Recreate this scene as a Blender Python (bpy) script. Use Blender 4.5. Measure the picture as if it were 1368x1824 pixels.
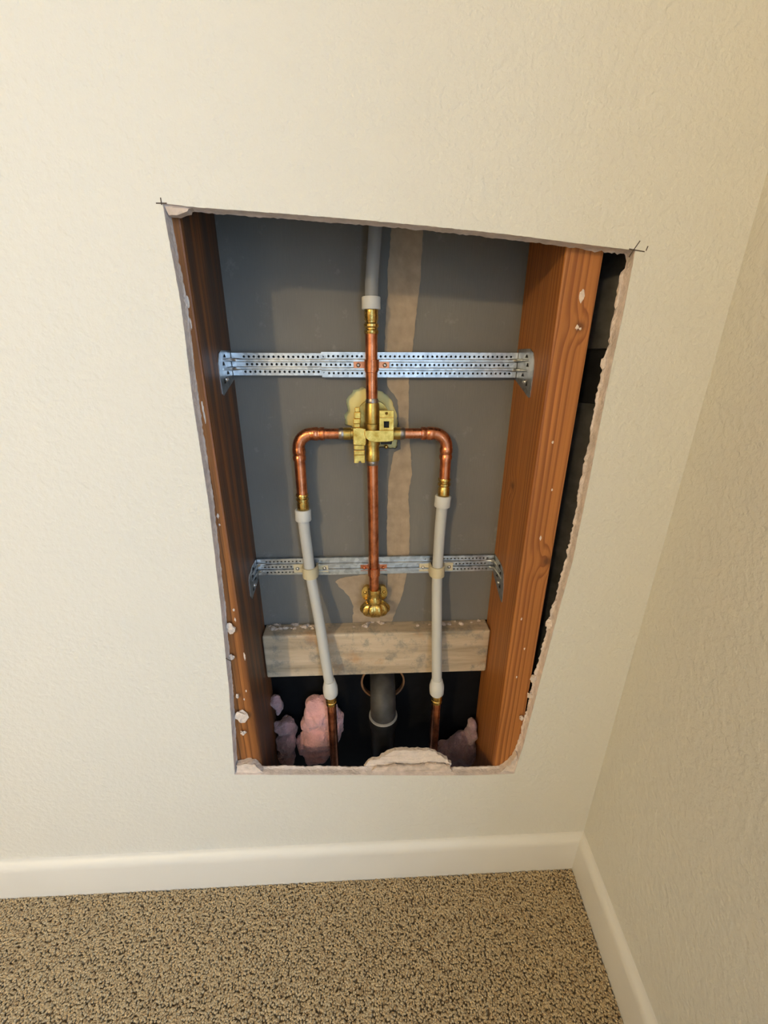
import bpy, bmesh, math, random
from mathutils import Vector, Matrix, noise
from mathutils.geometry import tessellate_polygon

for o in list(bpy.data.objects):
    bpy.data.objects.remove(o)
S = bpy.context.scene
COL = S.collection
RND = random.Random(7)

# ------------------------------------------------------------------ camera
# x right, y into the wall, z up; the drywall face is y = 0, the floor z = 0
cam_d = bpy.data.cameras.new('camera')
cam = bpy.data.objects.new('camera', cam_d)
COL.objects.link(cam)
cam_d.sensor_fit = 'VERTICAL'
cam_d.sensor_height = 36.0
cam_d.sensor_width = 27.0
cam_d.lens = 36.0 * 717.6 / 1824.0
cam_d.clip_start = 0.01
YAW, PITCH, ROLL = 0.04694, 0.36582, 0.00389
fw = Vector((math.sin(YAW) * math.cos(PITCH), math.cos(YAW) * math.cos(PITCH), -math.sin(PITCH)))
rt = Vector((math.cos(YAW), -math.sin(YAW), 0))
up = rt.cross(fw)
r2 = rt * math.cos(ROLL) + up * math.sin(ROLL)
u2 = -rt * math.sin(ROLL) + up * math.cos(ROLL)
mw = Matrix((r2, u2, -fw)).transposed().to_4x4()
mw.translation = (0.1665, -0.4356, 0.8494)
cam.matrix_world = mw
S.camera = cam

# ------------------------------------------------------------------ light
S.view_settings.view_transform = 'Standard'
S.view_settings.look = 'None'
S.view_settings.gamma = 1.0
S.view_settings.use_curve_mapping = False
S.view_settings.exposure = -0.14

S.cycles.use_light_tree = False
S.cycles.caustics_reflective = False
S.cycles.caustics_refractive = False
S.cycles.max_bounces = 5
S.cycles.diffuse_bounces = 3
S.cycles.glossy_bounces = 3
S.cycles.transmission_bounces = 6

world = bpy.data.worlds.new('world')
S.world = world
world.use_nodes = True
world.node_tree.nodes['Background'].inputs[0].default_value = (0.75, 0.87, 1.0, 1)
world.node_tree.nodes['Background'].inputs[1].default_value = 0.4


def area_light(name, loc, aim, sx, sy, power, color):
    d = bpy.data.lights.new(name, 'AREA')
    d.shape = 'RECTANGLE'
    d.size, d.size_y, d.energy, d.color = sx, sy, power, color
    o = bpy.data.objects.new(name, d)
    COL.objects.link(o)
    o.location = loc
    o.rotation_euler = (Vector(aim) - Vector(loc)).to_track_quat('-Z', 'Y').to_euler()
    return o


# daylight entering through the window in the right wall, beside and behind the camera
WIN = (-1.65, -0.85, 0.06, 1.75)          # y0, y1, z0, z1 of the window in wall_right
area_light('window_daylight', (0.56, -1.25, 0.905), (-2.0, -1.04, 0.905), 0.76, 1.65, 34, (0.43, 0.68, 1.0))
LAMP = Vector((-1.74, -3.2, 2.24))        # the ceiling globe lamp (its light is in its builder)
LAMP_POWER = 172
LAMP_COLOR = (1.0, 0.77, 0.42)


# ------------------------------------------------------------------ helpers
def link(name, me, mat=None, parent=None, smooth=None):
    o = bpy.data.objects.new(name, me)
    COL.objects.link(o)
    if mat is not None:
        for m in (mat if isinstance(mat, (list, tuple)) else [mat]):
            me.materials.append(m)
    if parent is not None:
        o.parent = parent
        o.matrix_parent_inverse = Matrix.Translation(-parent.location)
    if smooth is not None:
        for p in me.polygons:
            p.use_smooth = True
        me.set_sharp_from_angle(angle=math.radians(smooth))
    return o


def mesh(verts, faces):
    me = bpy.data.meshes.new('mesh')
    me.from_pydata([tuple(v) for v in verts], [], faces)
    me.update()
    return me


def from_bm(bm):
    bmesh.ops.recalc_face_normals(bm, faces=bm.faces)
    me = bpy.data.meshes.new('mesh')
    bm.to_mesh(me)
    bm.free()
    return me


def tag(o, label, cat, group=None):
    o['label'] = label
    o['category'] = cat
    if group:
        o['group'] = group
    return o


def thing(name, loc, label, cat, group=None):
    o = bpy.data.objects.new(name, None)
    COL.objects.link(o)
    o.location = loc
    o.empty_display_size = 0.02
    return tag(o, label, cat, group)


def struct(o):
    o['kind'] = 'structure'
    return o


class MB:
    """collects shapes into one mesh"""
    def __init__(self):
        self.v, self.f = [], []

    def add(self, verts, faces):
        n = len(self.v)
        self.v += [Vector(p) for p in verts]
        self.f += [tuple(i + n for i in f) for f in faces]
        return self

    def box(self, x0, x1, y0, y1, z0, z1):
        v = [(x, y, z) for x in (x0, x1) for y in (y0, y1) for z in (z0, z1)]
        return self.add(v, [(0, 1, 3, 2), (4, 6, 7, 5), (0, 4, 5, 1), (2, 3, 7, 6), (0, 2, 6, 4), (1, 5, 7, 3)])

    def sweep(self, path, rad, n=20, caps=True):
        pts = [Vector(p) for p in path]
        m = len(pts)
        rads = rad if isinstance(rad, (list, tuple)) else [rad] * m
        tans = []
        for i in range(m):
            a, b = i, i
            while a > 0 and (pts[a] - pts[i]).length < 1e-6:
                a -= 1
            while b < m - 1 and (pts[b] - pts[i]).length < 1e-6:
                b += 1
            if a == i and i > 0:
                a = i - 1
            if b == i and i < m - 1:
                b = i + 1
            t = pts[b] - pts[a]
            tans.append(t.normalized() if t.length > 1e-9 else (tans[-1] if tans else Vector((0, 0, 1))))
        t0 = tans[0]
        ref = Vector((0, 1, 0)) if abs(t0.y) < 0.9 else Vector((1, 0, 0))
        nrm = (ref - t0 * ref.dot(t0)).normalized()
        verts, faces = [], []
        for i in range(m):
            t = tans[i]
            nrm = (nrm - t * nrm.dot(t)).normalized()
            b = t.cross(nrm)
            for k in range(n):
                a = 2 * math.pi * k / n
                verts.append(pts[i] + (nrm * math.cos(a) + b * math.sin(a)) * rads[i])
        for i in range(m - 1):
            for k in range(n):
                k2 = (k + 1) % n
                faces.append((i * n + k, i * n + k2, (i + 1) * n + k2, (i + 1) * n + k))
        if caps:
            faces.append(tuple(range(n))[::-1])
            faces.append(tuple((m - 1) * n + k for k in range(n)))
        return self.add(verts, faces)

    def lathe(self, base, axis, prof, n=20, caps=True):
        base, axis = Vector(base), Vector(axis).normalized()
        pts = [base + axis * t for t, r in prof]
        ref = Vector((0, 1, 0)) if abs(axis.y) < 0.9 else Vector((1, 0, 0))
        nr = (ref - axis * ref.dot(axis)).normalized()
        b = axis.cross(nr)
        verts, faces = [], []
        for p, (t, r) in zip(pts, prof):
            for k in range(n):
                a = 2 * math.pi * k / n
                verts.append(p + (nr * math.cos(a) + b * math.sin(a)) * max(r, 1e-5))
        for i in range(len(prof) - 1):
            for k in range(n):
                k2 = (k + 1) % n
                faces.append((i * n + k, i * n + k2, (i + 1) * n + k2, (i + 1) * n + k))
        if caps:
            faces.append(tuple(range(n))[::-1])
            faces.append(tuple((len(prof) - 1) * n + k for k in range(n)))
        return self.add(verts, faces)

    def slab(self, outer, y0, y1, holes=()):
        """x,z outline with holes, extruded from y0 (front) to y1"""
        loops = [list(outer)] + [list(h) for h in holes]
        flat = [p for l in loops for p in l]
        tris = tessellate_polygon([[Vector((p[0], p[1], 0)) for p in l] for l in loops])
        n = len(flat)
        verts = [(p[0], y0, p[1]) for p in flat] + [(p[0], y1, p[1]) for p in flat]
        faces = []
        for t in tris:
            a, b, c = (Vector(flat[i]) for i in t)
            ccw = (b - a).x * (c - a).y - (b - a).y * (c - a).x > 0
            t = t if ccw else t[::-1]
            faces.append(tuple(t))
            faces.append(tuple(i + n for i in t[::-1]))
        k = 0
        for l in loops:
            area = sum(l[i][0] * l[(i + 1) % len(l)][1] - l[(i + 1) % len(l)][0] * l[i][1] for i in range(len(l)))
            hole = l is not loops[0]
            flip = (area > 0) == hole
            for i in range(len(l)):
                a, b = k + i, k + (i + 1) % len(l)
                q = (a, a + n, b + n, b)
                faces.append(q[::-1] if flip else q)
            k += len(l)
        return self.add(verts, faces)

    def build(self, name, mat, parent=None, smooth=None):
        return link(name, mesh(self.v, self.f), mat, parent, smooth)


def bevelled(o, w, seg=2):
    m = o.modifiers.new('bevel', 'BEVEL')
    m.width, m.segments, m.limit_method = w, seg, 'ANGLE'
    m.angle_limit = math.radians(40)
    return o


def rough_loop(pts, step, amp, rnd, closed=True):
    """subdivide an x,z outline and jitter it"""
    out = []
    n = len(pts)
    for i in range(n if closed else n - 1):
        a, b = Vector(pts[i]), Vector(pts[(i + 1) % n])
        L = (b - a).length
        k = max(1, int(L / step))
        nr = Vector((-(b - a).y, (b - a).x)) / max(L, 1e-6)
        for j in range(k):
            p = a.lerp(b, j / k)
            if j:
                p = p + nr * rnd.uniform(-amp, amp)
            out.append((p.x, p.y))
    return out


# ------------------------------------------------------------------ materials
def nodes(name):
    m = bpy.data.materials.new(name)
    m.use_nodes = True
    nt = m.node_tree
    b = nt.nodes['Principled BSDF']
    return m, nt, b


def N(nt, kind, **kw):
    n = nt.nodes.new(kind)
    for k, v in kw.items():
        if k in n.inputs:
            n.inputs[k].default_value = v
        else:
            setattr(n, k, v)
    return n


def L(nt, a, b):
    nt.links.new(a, b)


def ramp(nt, fac, stops, interp='LINEAR'):
    r = nt.nodes.new('ShaderNodeValToRGB')
    r.color_ramp.interpolation = interp
    e = r.color_ramp.elements
    while len(e) > 1:
        e.remove(e[0])
    e[0].position, e[0].color = stops[0][0], (*stops[0][1], 1)
    for p, c in stops[1:]:
        x = e.new(p)
        x.color = (*c, 1)
    L(nt, fac, r.inputs[0])
    return r.outputs[0]


def obj_coord(nt, scale=(1, 1, 1)):
    t = nt.nodes.new('ShaderNodeTexCoord')
    mp = nt.nodes.new('ShaderNodeMapping')
    mp.inputs['Scale'].default_value = scale
    L(nt, t.outputs['Object'], mp.inputs[0])
    return mp.outputs[0]


def noise_tex(nt, vec, scale, detail=3, rough=0.5):
    n = N(nt, 'ShaderNodeTexNoise', Scale=scale, Detail=detail, Roughness=rough)
    L(nt, vec, n.inputs['Vector'])
    return n.outputs[0]


def bump(nt, b, height, strength, dist):
    n = N(nt, 'ShaderNodeBump', Strength=strength, Distance=dist)
    L(nt, height, n.inputs['Height'])
    L(nt, n.outputs[0], b.inputs['Normal'])


def mix(nt, fac, a, b, mode='MIX'):
    m = nt.nodes.new('ShaderNodeMix')
    m.data_type = 'RGBA'
    m.blend_type = mode
    for sock, val in ((m.inputs[0], fac), (m.inputs[6], a), (m.inputs[7], b)):
        if hasattr(val, 'links'):
            L(nt, val, sock)
        elif isinstance(val, (tuple, list)):
            sock.default_value = (*val, 1)
        else:
            sock.default_value = val
    return m.outputs[2]


def math_n(nt, op, a, b=None):
    m = nt.nodes.new('ShaderNodeMath')
    m.operation = op
    for i, v in enumerate((a, b)):
        if v is None:
            continue
        if hasattr(v, 'links'):
            L(nt, v, m.inputs[i])
        else:
            m.inputs[i].default_value = v
    return m.outputs[0]


def simple(name, col, rough, metal=0.0, var=0.0, vscale=60, bstr=0.0, bscale=400, bdist=0.001):
    m, nt, b = nodes(name)
    b.inputs['Roughness'].default_value = rough
    b.inputs['Metallic'].default_value = metal
    vec = obj_coord(nt)
    n = noise_tex(nt, vec, vscale, 4)
    lo = tuple(c * (1 - var) for c in col)
    hi = tuple(min(1, c * (1 + var)) for c in col)
    L(nt, ramp(nt, n, [(0.3, lo), (0.7, hi)]), b.inputs['Base Color'])
    if bstr:
        bump(nt, b, noise_tex(nt, vec, bscale, 3), bstr, bdist)
    return m


def paint_mat(name, col, strength):
    m, nt, b = nodes(name)
    b.inputs['Base Color'].default_value = (*col, 1)
    b.inputs['Roughness'].default_value = 0.6
    vec = obj_coord(nt)
    n1 = noise_tex(nt, vec, 130, 3, 0.55)
    n2 = noise_tex(nt, vec, 420, 2, 0.5)
    h = math_n(nt, 'ADD', ramp(nt, n1, [(0.40, (0, 0, 0)), (0.62, (1, 1, 1))]), math_n(nt, 'MULTIPLY', n2, 0.35))
    bump(nt, b, h, strength, 0.0012)
    return m


def wood_mat(name, light, dark, ring=0.0062, centre=(0.02, 0.15), knots=(), grey=0.0, fine=0.35):
    """growth rings round a pith running along z, pushed aside by knots"""
    m, nt, b = nodes(name)
    t = nt.nodes.new('ShaderNodeTexCoord')
    sx = nt.nodes.new('ShaderNodeSeparateXYZ')
    L(nt, t.outputs['Object'], sx.inputs[0])
    X, Y, Z = sx.outputs
    dx = math_n(nt, 'SUBTRACT', X, centre[0])
    dy = math_n(nt, 'SUBTRACT', Y, centre[1])
    r = math_n(nt, 'SQRT', math_n(nt, 'ADD', math_n(nt, 'MULTIPLY', dx, dx), math_n(nt, 'MULTIPLY', dy, dy)))
    wv = obj_coord(nt, (9, 9, 2.2))
    wob = math_n(nt, 'MULTIPLY', math_n(nt, 'SUBTRACT', noise_tex(nt, wv, 1.0, 2), 0.5), 0.014)
    r = math_n(nt, 'ADD', r, wob)
    # uneven ring widths
    rn_ = N(nt, 'ShaderNodeTexNoise', Scale=55.0, Detail=2.0)
    rn_.noise_dimensions = '1D'
    L(nt, r, rn_.inputs['W'])
    r = math_n(nt, 'ADD', r, math_n(nt, 'MULTIPLY', math_n(nt, 'SUBTRACT', rn_.outputs[0], 0.5), 0.016))
    kmask = None
    for (kx, ky, kz, w, a) in knots:
        d2 = math_n(nt, 'ADD', math_n(nt, 'ADD',
                    math_n(nt, 'POWER', math_n(nt, 'ABSOLUTE', math_n(nt, 'SUBTRACT', X, kx)), 2.0),
                    math_n(nt, 'POWER', math_n(nt, 'ABSOLUTE', math_n(nt, 'SUBTRACT', Y, ky)), 2.0)),
                    math_n(nt, 'POWER', math_n(nt, 'ABSOLUTE', math_n(nt, 'SUBTRACT', Z, kz)), 2.0))
        g = math_n(nt, 'POWER', 2.71828, math_n(nt, 'MULTIPLY', d2, -1.0 / (w * w)))
        r = math_n(nt, 'ADD', r, math_n(nt, 'MULTIPLY', g, a))
        k2 = math_n(nt, 'POWER', 2.71828, math_n(nt, 'MULTIPLY', d2, -9.0 / (w * w)))
        kmask = k2 if kmask is None else math_n(nt, 'ADD', kmask, k2)
    ph = math_n(nt, 'FRACT', math_n(nt, 'DIVIDE', r, ring))
    band = ramp(nt, ph, [(0.0, (0, 0, 0)), (0.5, (0.12, 0.12, 0.12)), (0.80, (0.8, 0.8, 0.8)), (0.92, (1, 1, 1)), (1.0, (0.1, 0.1, 0.1))])
    fv = obj_coord(nt, (420, 420, 6))
    fin = noise_tex(nt, fv, 1.0, 3, 0.6)
    lv = obj_coord(nt, (30, 30, 5))
    light2 = mix(nt, noise_tex(nt, lv, 1.0, 3), tuple(c * 0.62 for c in light), tuple(min(1, c * 1.25) for c in light))
    col = mix(nt, band, light2, dark)
    col = mix(nt, math_n(nt, 'MULTIPLY', ramp(nt, fin, [(0.35, (0, 0, 0)), (0.7, (1, 1, 1))]), fine), col, dark)
    if grey:
        mr = N(nt, 'ShaderNodeMapRange')               # darker grey-brown on the side faces only, not the sawn edge
        mr.inputs[1].default_value, mr.inputs[2].default_value = 0.0130, 0.0190
        L(nt, Y, mr.inputs[0])
        side = mr.outputs[0]
        gv = obj_coord(nt, (60, 60, 5))
        col = mix(nt, math_n(nt, 'MULTIPLY', ramp(nt, noise_tex(nt, gv, 1.0, 3), [(0.30, (0.15, 0.15, 0.15)), (0.58, (1, 1, 1))]), math_n(nt, 'MULTIPLY', side, grey)), col, (0.075, 0.048, 0.035))
    if kmask is not None:
        col = mix(nt, math_n(nt, 'MINIMUM', kmask, 0.75), col, tuple(c * 0.35 for c in dark))
    L(nt, col, b.inputs['Base Color'])
    b.inputs['Roughness'].default_value = 0.5
    bump(nt, b, math_n(nt, 'SUBTRACT', fin, math_n(nt, 'MULTIPLY', band, 0.4)), 0.25, 0.0008)
    return m


def copper_mat():
    m, nt, b = nodes('copper')
    vec = obj_coord(nt)
    n = noise_tex(nt, vec, 70, 4, 0.6)
    L(nt, ramp(nt, n, [(0.30, (0.33, 0.11, 0.055)), (0.55, (0.66, 0.25, 0.125)), (0.75, (0.74, 0.31, 0.17))]), b.inputs['Base Color'])
    b.inputs['Metallic'].default_value = 1.0
    sv = obj_coord(nt, (300, 300, 20))
    n2 = noise_tex(nt, sv, 1.0, 3)
    L(nt, ramp(nt, n2, [(0.3, (0.22,) * 3), (0.7, (0.42,) * 3)]), b.inputs['Roughness'])
    return m


def brass_mat(name, lo, hi, r0, r1, scale=120):
    m, nt, b = nodes(name)
    vec = obj_coord(nt)
    n = noise_tex(nt, vec, scale, 4, 0.6)
    L(nt, ramp(nt, n, [(0.32, lo), (0.68, hi)]), b.inputs['Base Color'])
    b.inputs['Metallic'].default_value = 1.0
    L(nt, ramp(nt, n, [(0.3, (r1,) * 3), (0.7, (r0,) * 3)]), b.inputs['Roughness'])
    return m


def zinc_mat():
    m, nt, b = nodes('galvanised')
    vec = obj_coord(nt)
    v = N(nt, 'ShaderNodeTexVoronoi', Scale=170.0)
    L(nt, vec, v.inputs['Vector'])
    bw = nt.nodes.new('ShaderNodeRGBToBW')
    L(nt, v.outputs['Color'], bw.inputs[0])
    n = noise_tex(nt, vec, 60, 4)
    c = mix(nt, 0.5, ramp(nt, n, [(0.3, (0.36, 0.38, 0.40)), (0.7, (0.66, 0.68, 0.70))]), ramp(nt, bw.outputs[0], [(0.2, (0.40, 0.41, 0.43)), (0.8, (0.74, 0.76, 0.78))]))
    L(nt, c, b.inputs['Base Color'])
    b.inputs['Metallic'].default_value = 1.0
    b.inputs['Roughness'].default_value = 0.33
    return m


def pex_mat(name, col, trans, rough):
    m, nt, b = nodes(name)
    b.inputs['Base Color'].default_value = (*col, 1)
    b.inputs['Roughness'].default_value = rough
    b.inputs['Transmission Weight'].default_value = trans
    b.inputs['IOR'].default_value = 1.3
    vec = obj_coord(nt)
    bump(nt, b, noise_tex(nt, vec, 200, 2), 0.05, 0.001)
    return m


def board_mat():
    m, nt, b = nodes('cement_board')
    wv = obj_coord(nt, (700, 700, 60))
    v = obj_coord(nt)
    a = noise_tex(nt, wv, 1.0, 3)
    big = noise_tex(nt, v, 9, 3)
    base = mix(nt, ramp(nt, big, [(0.35, (0, 0, 0)), (0.7, (1, 1, 1))]), (0.175, 0.165, 0.153), (0.215, 0.202, 0.185))
    base = mix(nt, math_n(nt, 'MULTIPLY', a, 0.4), base, (0.13, 0.125, 0.12))
    sm = noise_tex(nt, v, 34, 5, 0.7)
    base = mix(nt, ramp(nt, sm, [(0.60, (0, 0, 0)), (0.76, (0.5, 0.5, 0.5))]), base, (0.34, 0.33, 0.31))
    L(nt, base, b.inputs['Base Color'])
    b.inputs['Roughness'].default_value = 0.85
    bump(nt, b, a, 0.25, 0.0006)
    return m


def carpet_mat(name):
    m, nt, b = nodes(name)
    g = nt.nodes.new('ShaderNodeNewGeometry')
    isl = g.outputs['Random Per Island']
    c1 = ramp(nt, isl, [(0.0, (0.24, 0.15, 0.07)), (0.08, (0.45, 0.32, 0.17)), (0.5, (0.56, 0.42, 0.245)), (1.0, (0.63, 0.495, 0.31))])
    v = obj_coord(nt)
    n = noise_tex(nt, v, 95, 3, 0.6)
    c = mix(nt, ramp(nt, n, [(0.60, (0, 0, 0)), (0.74, (0.7, 0.7, 0.7))]), c1, (0.26, 0.16, 0.08))
    L(nt, c, b.inputs['Base Color'])
    b.inputs['Roughness'].default_value = 0.9
    b.inputs['Sheen Weight'].default_value = 0.2
    return m


def block_mat():
    m, nt, b = nodes('dusty_wood')
    gv = obj_coord(nt, (7, 60, 60))
    v = obj_coord(nt)
    a = noise_tex(nt, gv, 1.0, 4, 0.6)
    c = ramp(nt, a, [(0.25, (0.34, 0.26, 0.17)), (0.55, (0.58, 0.46, 0.33)), (0.8, (0.70, 0.59, 0.45))])
    st = noise_tex(nt, v, 38, 6, 0.75)
    c = mix(nt, ramp(nt, st, [(0.50, (0, 0, 0)), (0.66, (0.8, 0.8, 0.8))]), c, (0.22, 0.215, 0.195))
    ch = noise_tex(nt, v, 16, 4, 0.6)
    c = mix(nt, ramp(nt, ch, [(0.60, (0, 0, 0)), (0.72, (0.6, 0.6, 0.6))]), c, (0.50, 0.27, 0.12))
    L(nt, c, b.inputs['Base Color'])
    b.inputs['Roughness'].default_value = 0.85
    bump(nt, b, st, 0.3, 0.002)
    return m


M_WALL = paint_mat('cream_wall_paint', (0.80, 0.775, 0.71), 0.45)
M_WALLP = nodes('smooth_cream_paint')[0]
_b = M_WALLP.node_tree.nodes['Principled BSDF']
_b.inputs['Base Color'].default_value = (0.80, 0.775, 0.71, 1)
_b.inputs['Roughness'].default_value = 0.6
M_CEIL = M_WALLP.copy()
M_CEIL.name = 'ceiling_paint'
M_TRIM = simple('white_trim_paint', (0.84, 0.81, 0.76), 0.42, var=0.02, vscale=8, bstr=0.05, bscale=90)
M_GYP = simple('gypsum', (0.82, 0.71, 0.66), 0.9, var=0.14, vscale=90, bstr=0.7, bscale=380, bdist=0.002)
M_PAPER = simple('torn_facing_paper', (0.66, 0.54, 0.46), 0.85, var=0.2, vscale=120, bstr=0.5, bscale=500, bdist=0.001)
M_CHUNK = simple('broken_plaster', (0.80, 0.68, 0.60), 0.9, var=0.1, vscale=110, bstr=0.8, bscale=260, bdist=0.003)
M_STUDL = wood_mat('dark_fir', (0.46, 0.175, 0.045), (0.15, 0.050, 0.014), 0.0056, (-0.09, -0.08), grey=0.92, fine=0.6)
M_STUDR = wood_mat('orange_fir', (0.53, 0.205, 0.050), (0.26, 0.080, 0.018), 0.0060, (0.29, -0.06),
                   knots=[(0.397, 0.0127, 0.607, 0.018, -0.010), (0.3637, 0.075, 0.689, 0.014, 0.008), (0.39, 0.0127, 0.88, 0.014, -0.006)], grey=0.12)
M_BLOCK = block_mat()
M_BOARD = board_mat()
M_SEAM = simple('tan_joint_filler', (0.40, 0.305, 0.215), 0.9, var=0.14, vscale=70, bstr=0.4, bscale=300)
M_COPPER = copper_mat()
M_BRASS = brass_mat('brass', (0.42, 0.27, 0.07), (0.78, 0.56, 0.20), 0.18, 0.32)
M_BRASSD = brass_mat('cast_brass', (0.36, 0.24, 0.06), (0.60, 0.43, 0.14), 0.3, 0.45)
M_BRASSP = brass_mat('stamped_brass', (0.50, 0.30, 0.055), (0.86, 0.60, 0.17), 0.25, 0.40)
M_PLATE = simple('yellow_plate', (1.0, 0.80, 0.30), 0.35, metal=0.0, var=0.05)
M_SOLDER = simple('solder', (0.34, 0.30, 0.28), 0.35, metal=1.0, var=0.3)
M_ZINC = zinc_mat()
M_PEXC = pex_mat('clear_pex', (0.80, 0.81, 0.83), 0.66, 0.18)
M_PEXW = pex_mat('white_pex', (0.70, 0.69, 0.66), 0.15, 0.35)
M_RING = pex_mat('pex_collar', (0.80, 0.78, 0.74), 0.12, 0.4)
M_CREAM = simple('cream_plastic', (0.66, 0.57, 0.38), 0.45, var=0.05)
M_SCREW = simple('steel_screw', (0.55, 0.55, 0.56), 0.35, metal=1.0, var=0.15)
M_ABS = simple('black_abs', (0.010, 0.010, 0.011), 0.4, var=0.3, vscale=50)
M_DUSTY = simple('dusty_abs', (0.040, 0.039, 0.040), 0.55, var=0.45, vscale=60)
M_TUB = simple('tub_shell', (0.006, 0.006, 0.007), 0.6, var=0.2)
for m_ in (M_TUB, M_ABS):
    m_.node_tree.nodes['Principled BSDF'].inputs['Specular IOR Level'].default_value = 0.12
M_RIM = simple('cut_fibreglass', (0.22, 0.11, 0.05), 0.8, var=0.3)
M_DARK = simple('black_paper_and_shade', (0.018, 0.018, 0.020), 0.8, var=0.4)  # building paper; also the black that paints shade in slots
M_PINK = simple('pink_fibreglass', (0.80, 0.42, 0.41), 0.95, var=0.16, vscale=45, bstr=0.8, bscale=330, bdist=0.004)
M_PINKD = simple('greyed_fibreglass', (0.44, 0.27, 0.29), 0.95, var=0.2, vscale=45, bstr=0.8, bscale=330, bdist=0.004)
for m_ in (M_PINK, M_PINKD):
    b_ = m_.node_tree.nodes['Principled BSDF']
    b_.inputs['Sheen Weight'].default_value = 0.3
M_PENCIL = simple('pencil', (0.10, 0.075, 0.06), 0.8, var=0.2)
M_CARPET = carpet_mat('carpet_fibre')
M_BACK = simple('carpet_backing', (0.50, 0.37, 0.21), 0.95, var=0.3, vscale=120, bstr=0.6, bscale=300, bdist=0.004)

T = 0.0127            # drywall thickness
D = 0.1169            # face of the cement board
BAY = 0.3637          # clear width between the studs
XC = 0.534            # corner of the back and right walls
SL = -0.0843          # the right wall runs slightly inwards
ROOM_Y, ROOM_X, CEIL = -4.0, -4.2, 2.44

# ------------------------------------------------------------------ room shell
HOLE = [(-.0089, .9753), (.02, .9728), (.0717, .9705), (.1434, .967), (.22, .9625), (.30, .9568), (.36, .9512), (.4255, .9456),
        (.4256, .8907), (.4242, .8432), (.4237, .7795), (.4238, .7015), (.4225, .6132), (.4160, .5301), (.4085, .42), (.4010, .30), (.3941, .2379),
        (.33, .2378), (.25, .2420), (.18, .2470), (.10, .2520), (.03, .2565), (-.0371, .2609),
        (-.0300, .35), (-.0239, .4242), (-.0164, .5593), (-.0109, .6932), (-.0102, .8039), (-.0066, .8969)]
rr = random.Random(3)
front = rough_loop(HOLE, 0.0032, 0.00018, rr)


def wob(x, z, f, k=0.0):
    return noise.noise(Vector((x * f, z * f, k)))
wb = MB()
outer = [(ROOM_X, 0), (XC, 0), (XC, CEIL), (ROOM_X, CEIL)]
wb.slab(outer, 0.0, 0.0115, [front])
wall_back = struct(wb.build('wall_back', M_WALL))

# broken gypsum core inside the cut, crumbling towards the cavity
NF = len(front)
cx = sum(p[0] for p in front) / NF
cz = sum(p[1] for p in front) / NF
ed = MB()
rows = [(-0.00015, 0.0003, 0.0), (0.0012, 0.0006, 0.0002), (0.004, 0.0009, 0.0003), (0.0080, 0.0012, 0.0005), (0.0098, 0.0018, 0.0008), (0.0112, 0.0028, 0.0016), (0.0127, 0.0026, 0.0020), (0.0127, -0.004, 0.0)]
verts, faces = [], []
for (yy, ins, jit) in rows:
    for i, (x, z) in enumerate(front):
        a, b = Vector(front[i - 1]), Vector(front[(i + 1) % NF])
        t = (b - a).normalized()
        nrm = Vector((-t.y, t.x))
        if nrm.dot(Vector((cx - x, cz - z))) < 0:
            nrm = -nrm
        k = ins
        if x < 0.0 and z < 0.95:
            k = ins * 0.5
        if z > 0.93:
            k = ins * 0.25
        amp = 1.25 if x > 0.38 else (0.45 if (x < 0.0 or z > 0.93) else 0.9)
        d = k + jit * amp * (0.9 * wob(x, z, 70, yy * 60) + 0.6 * wob(x, z, 260, yy * 90) + 0.35 * rr.uniform(-1, 1))
        verts.append((x + nrm.x * d, yy, z + nrm.y * d))
for r in range(len(rows) - 1):
    for i in range(NF):
        j = (i + 1) % NF
        faces.append((r * NF + i, r * NF + j, (r + 1) * NF + j, (r + 1) * NF + i))
ed.add(verts, faces)
ed.build('cut_edge', M_GYP, wall_back)


def broken(name, outline, y0, y1, mat, parent, amp=0.0012, lean=0.0, seed=1):
    """a broken flake: rough outline, lumpy faces, leaning into the cavity"""
    r = random.Random(seed)
    lo = rough_loop(outline, 0.004, amp, r)
    bm = bmesh.new()
    mb = MB().slab(lo, y0, y1)
    vs = [bm.verts.new(v) for v in mb.v]
    for f in mb.f:
        try:
            bm.faces.new([vs[i] for i in f])
        except ValueError:
            pass
    big = [e for e in bm.edges if e.calc_length() > 0.007]
    bmesh.ops.subdivide_edges(bm, edges=big, cuts=2, use_grid_fill=False)
    bmesh.ops.triangulate(bm, faces=bm.faces)
    z0 = min(p[1] for p in outline)
    for v in bm.verts:
        n = noise.noise(v.co * 160 + Vector((seed, 0, 0)))
        v.co.y += n * 0.0022 + noise.noise(v.co * 420 + Vector((0, seed, 0))) * 0.0012 + (v.co.z - z0) * lean
    return link(name, from_bm(bm), mat, parent, 35)


CHUNK = [(0.1574, 0.2504), (0.1618, 0.2563), (0.1724, 0.2636), (0.1899, 0.2700), (0.1985, 0.2760), (0.2098, 0.2800), (0.229, 0.2780), (0.242, 0.2790), (0.2642, 0.2740), (0.2779, 0.2660), (0.2889, 0.2603), (0.2957, 0.2512), (0.2956, 0.2399), (0.2752, 0.2335), (0.2034, 0.2377)]
ch = broken('broken_plaster_flake', CHUNK, 0.0085, 0.0135, M_CHUNK, wall_back, 0.0022, 0.15, 2)
broken('torn_paper', [(.168, .247), (.175, .2545), (.205, .2570), (.235, .2545), (.262, .2575), (.292, .2530), (.295, .240), (.25, .238), (.20, .242)], 0.0050, 0.0078, M_PAPER, wall_back, 0.0015, 0.10, 12)
ch['label'] = 'large pale flake of broken plaster standing up from the bottom cut edge'
broken('torn_corner', [(-0.0371, 0.2560), (-0.0335, 0.2761), (-0.0193, 0.2789), (-0.0069, 0.277), (0.004, 0.2594), (0.0064, 0.2495)], 0.003, 0.0120, M_CHUNK, wall_back, 0.001, 0.0, 4)
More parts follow.
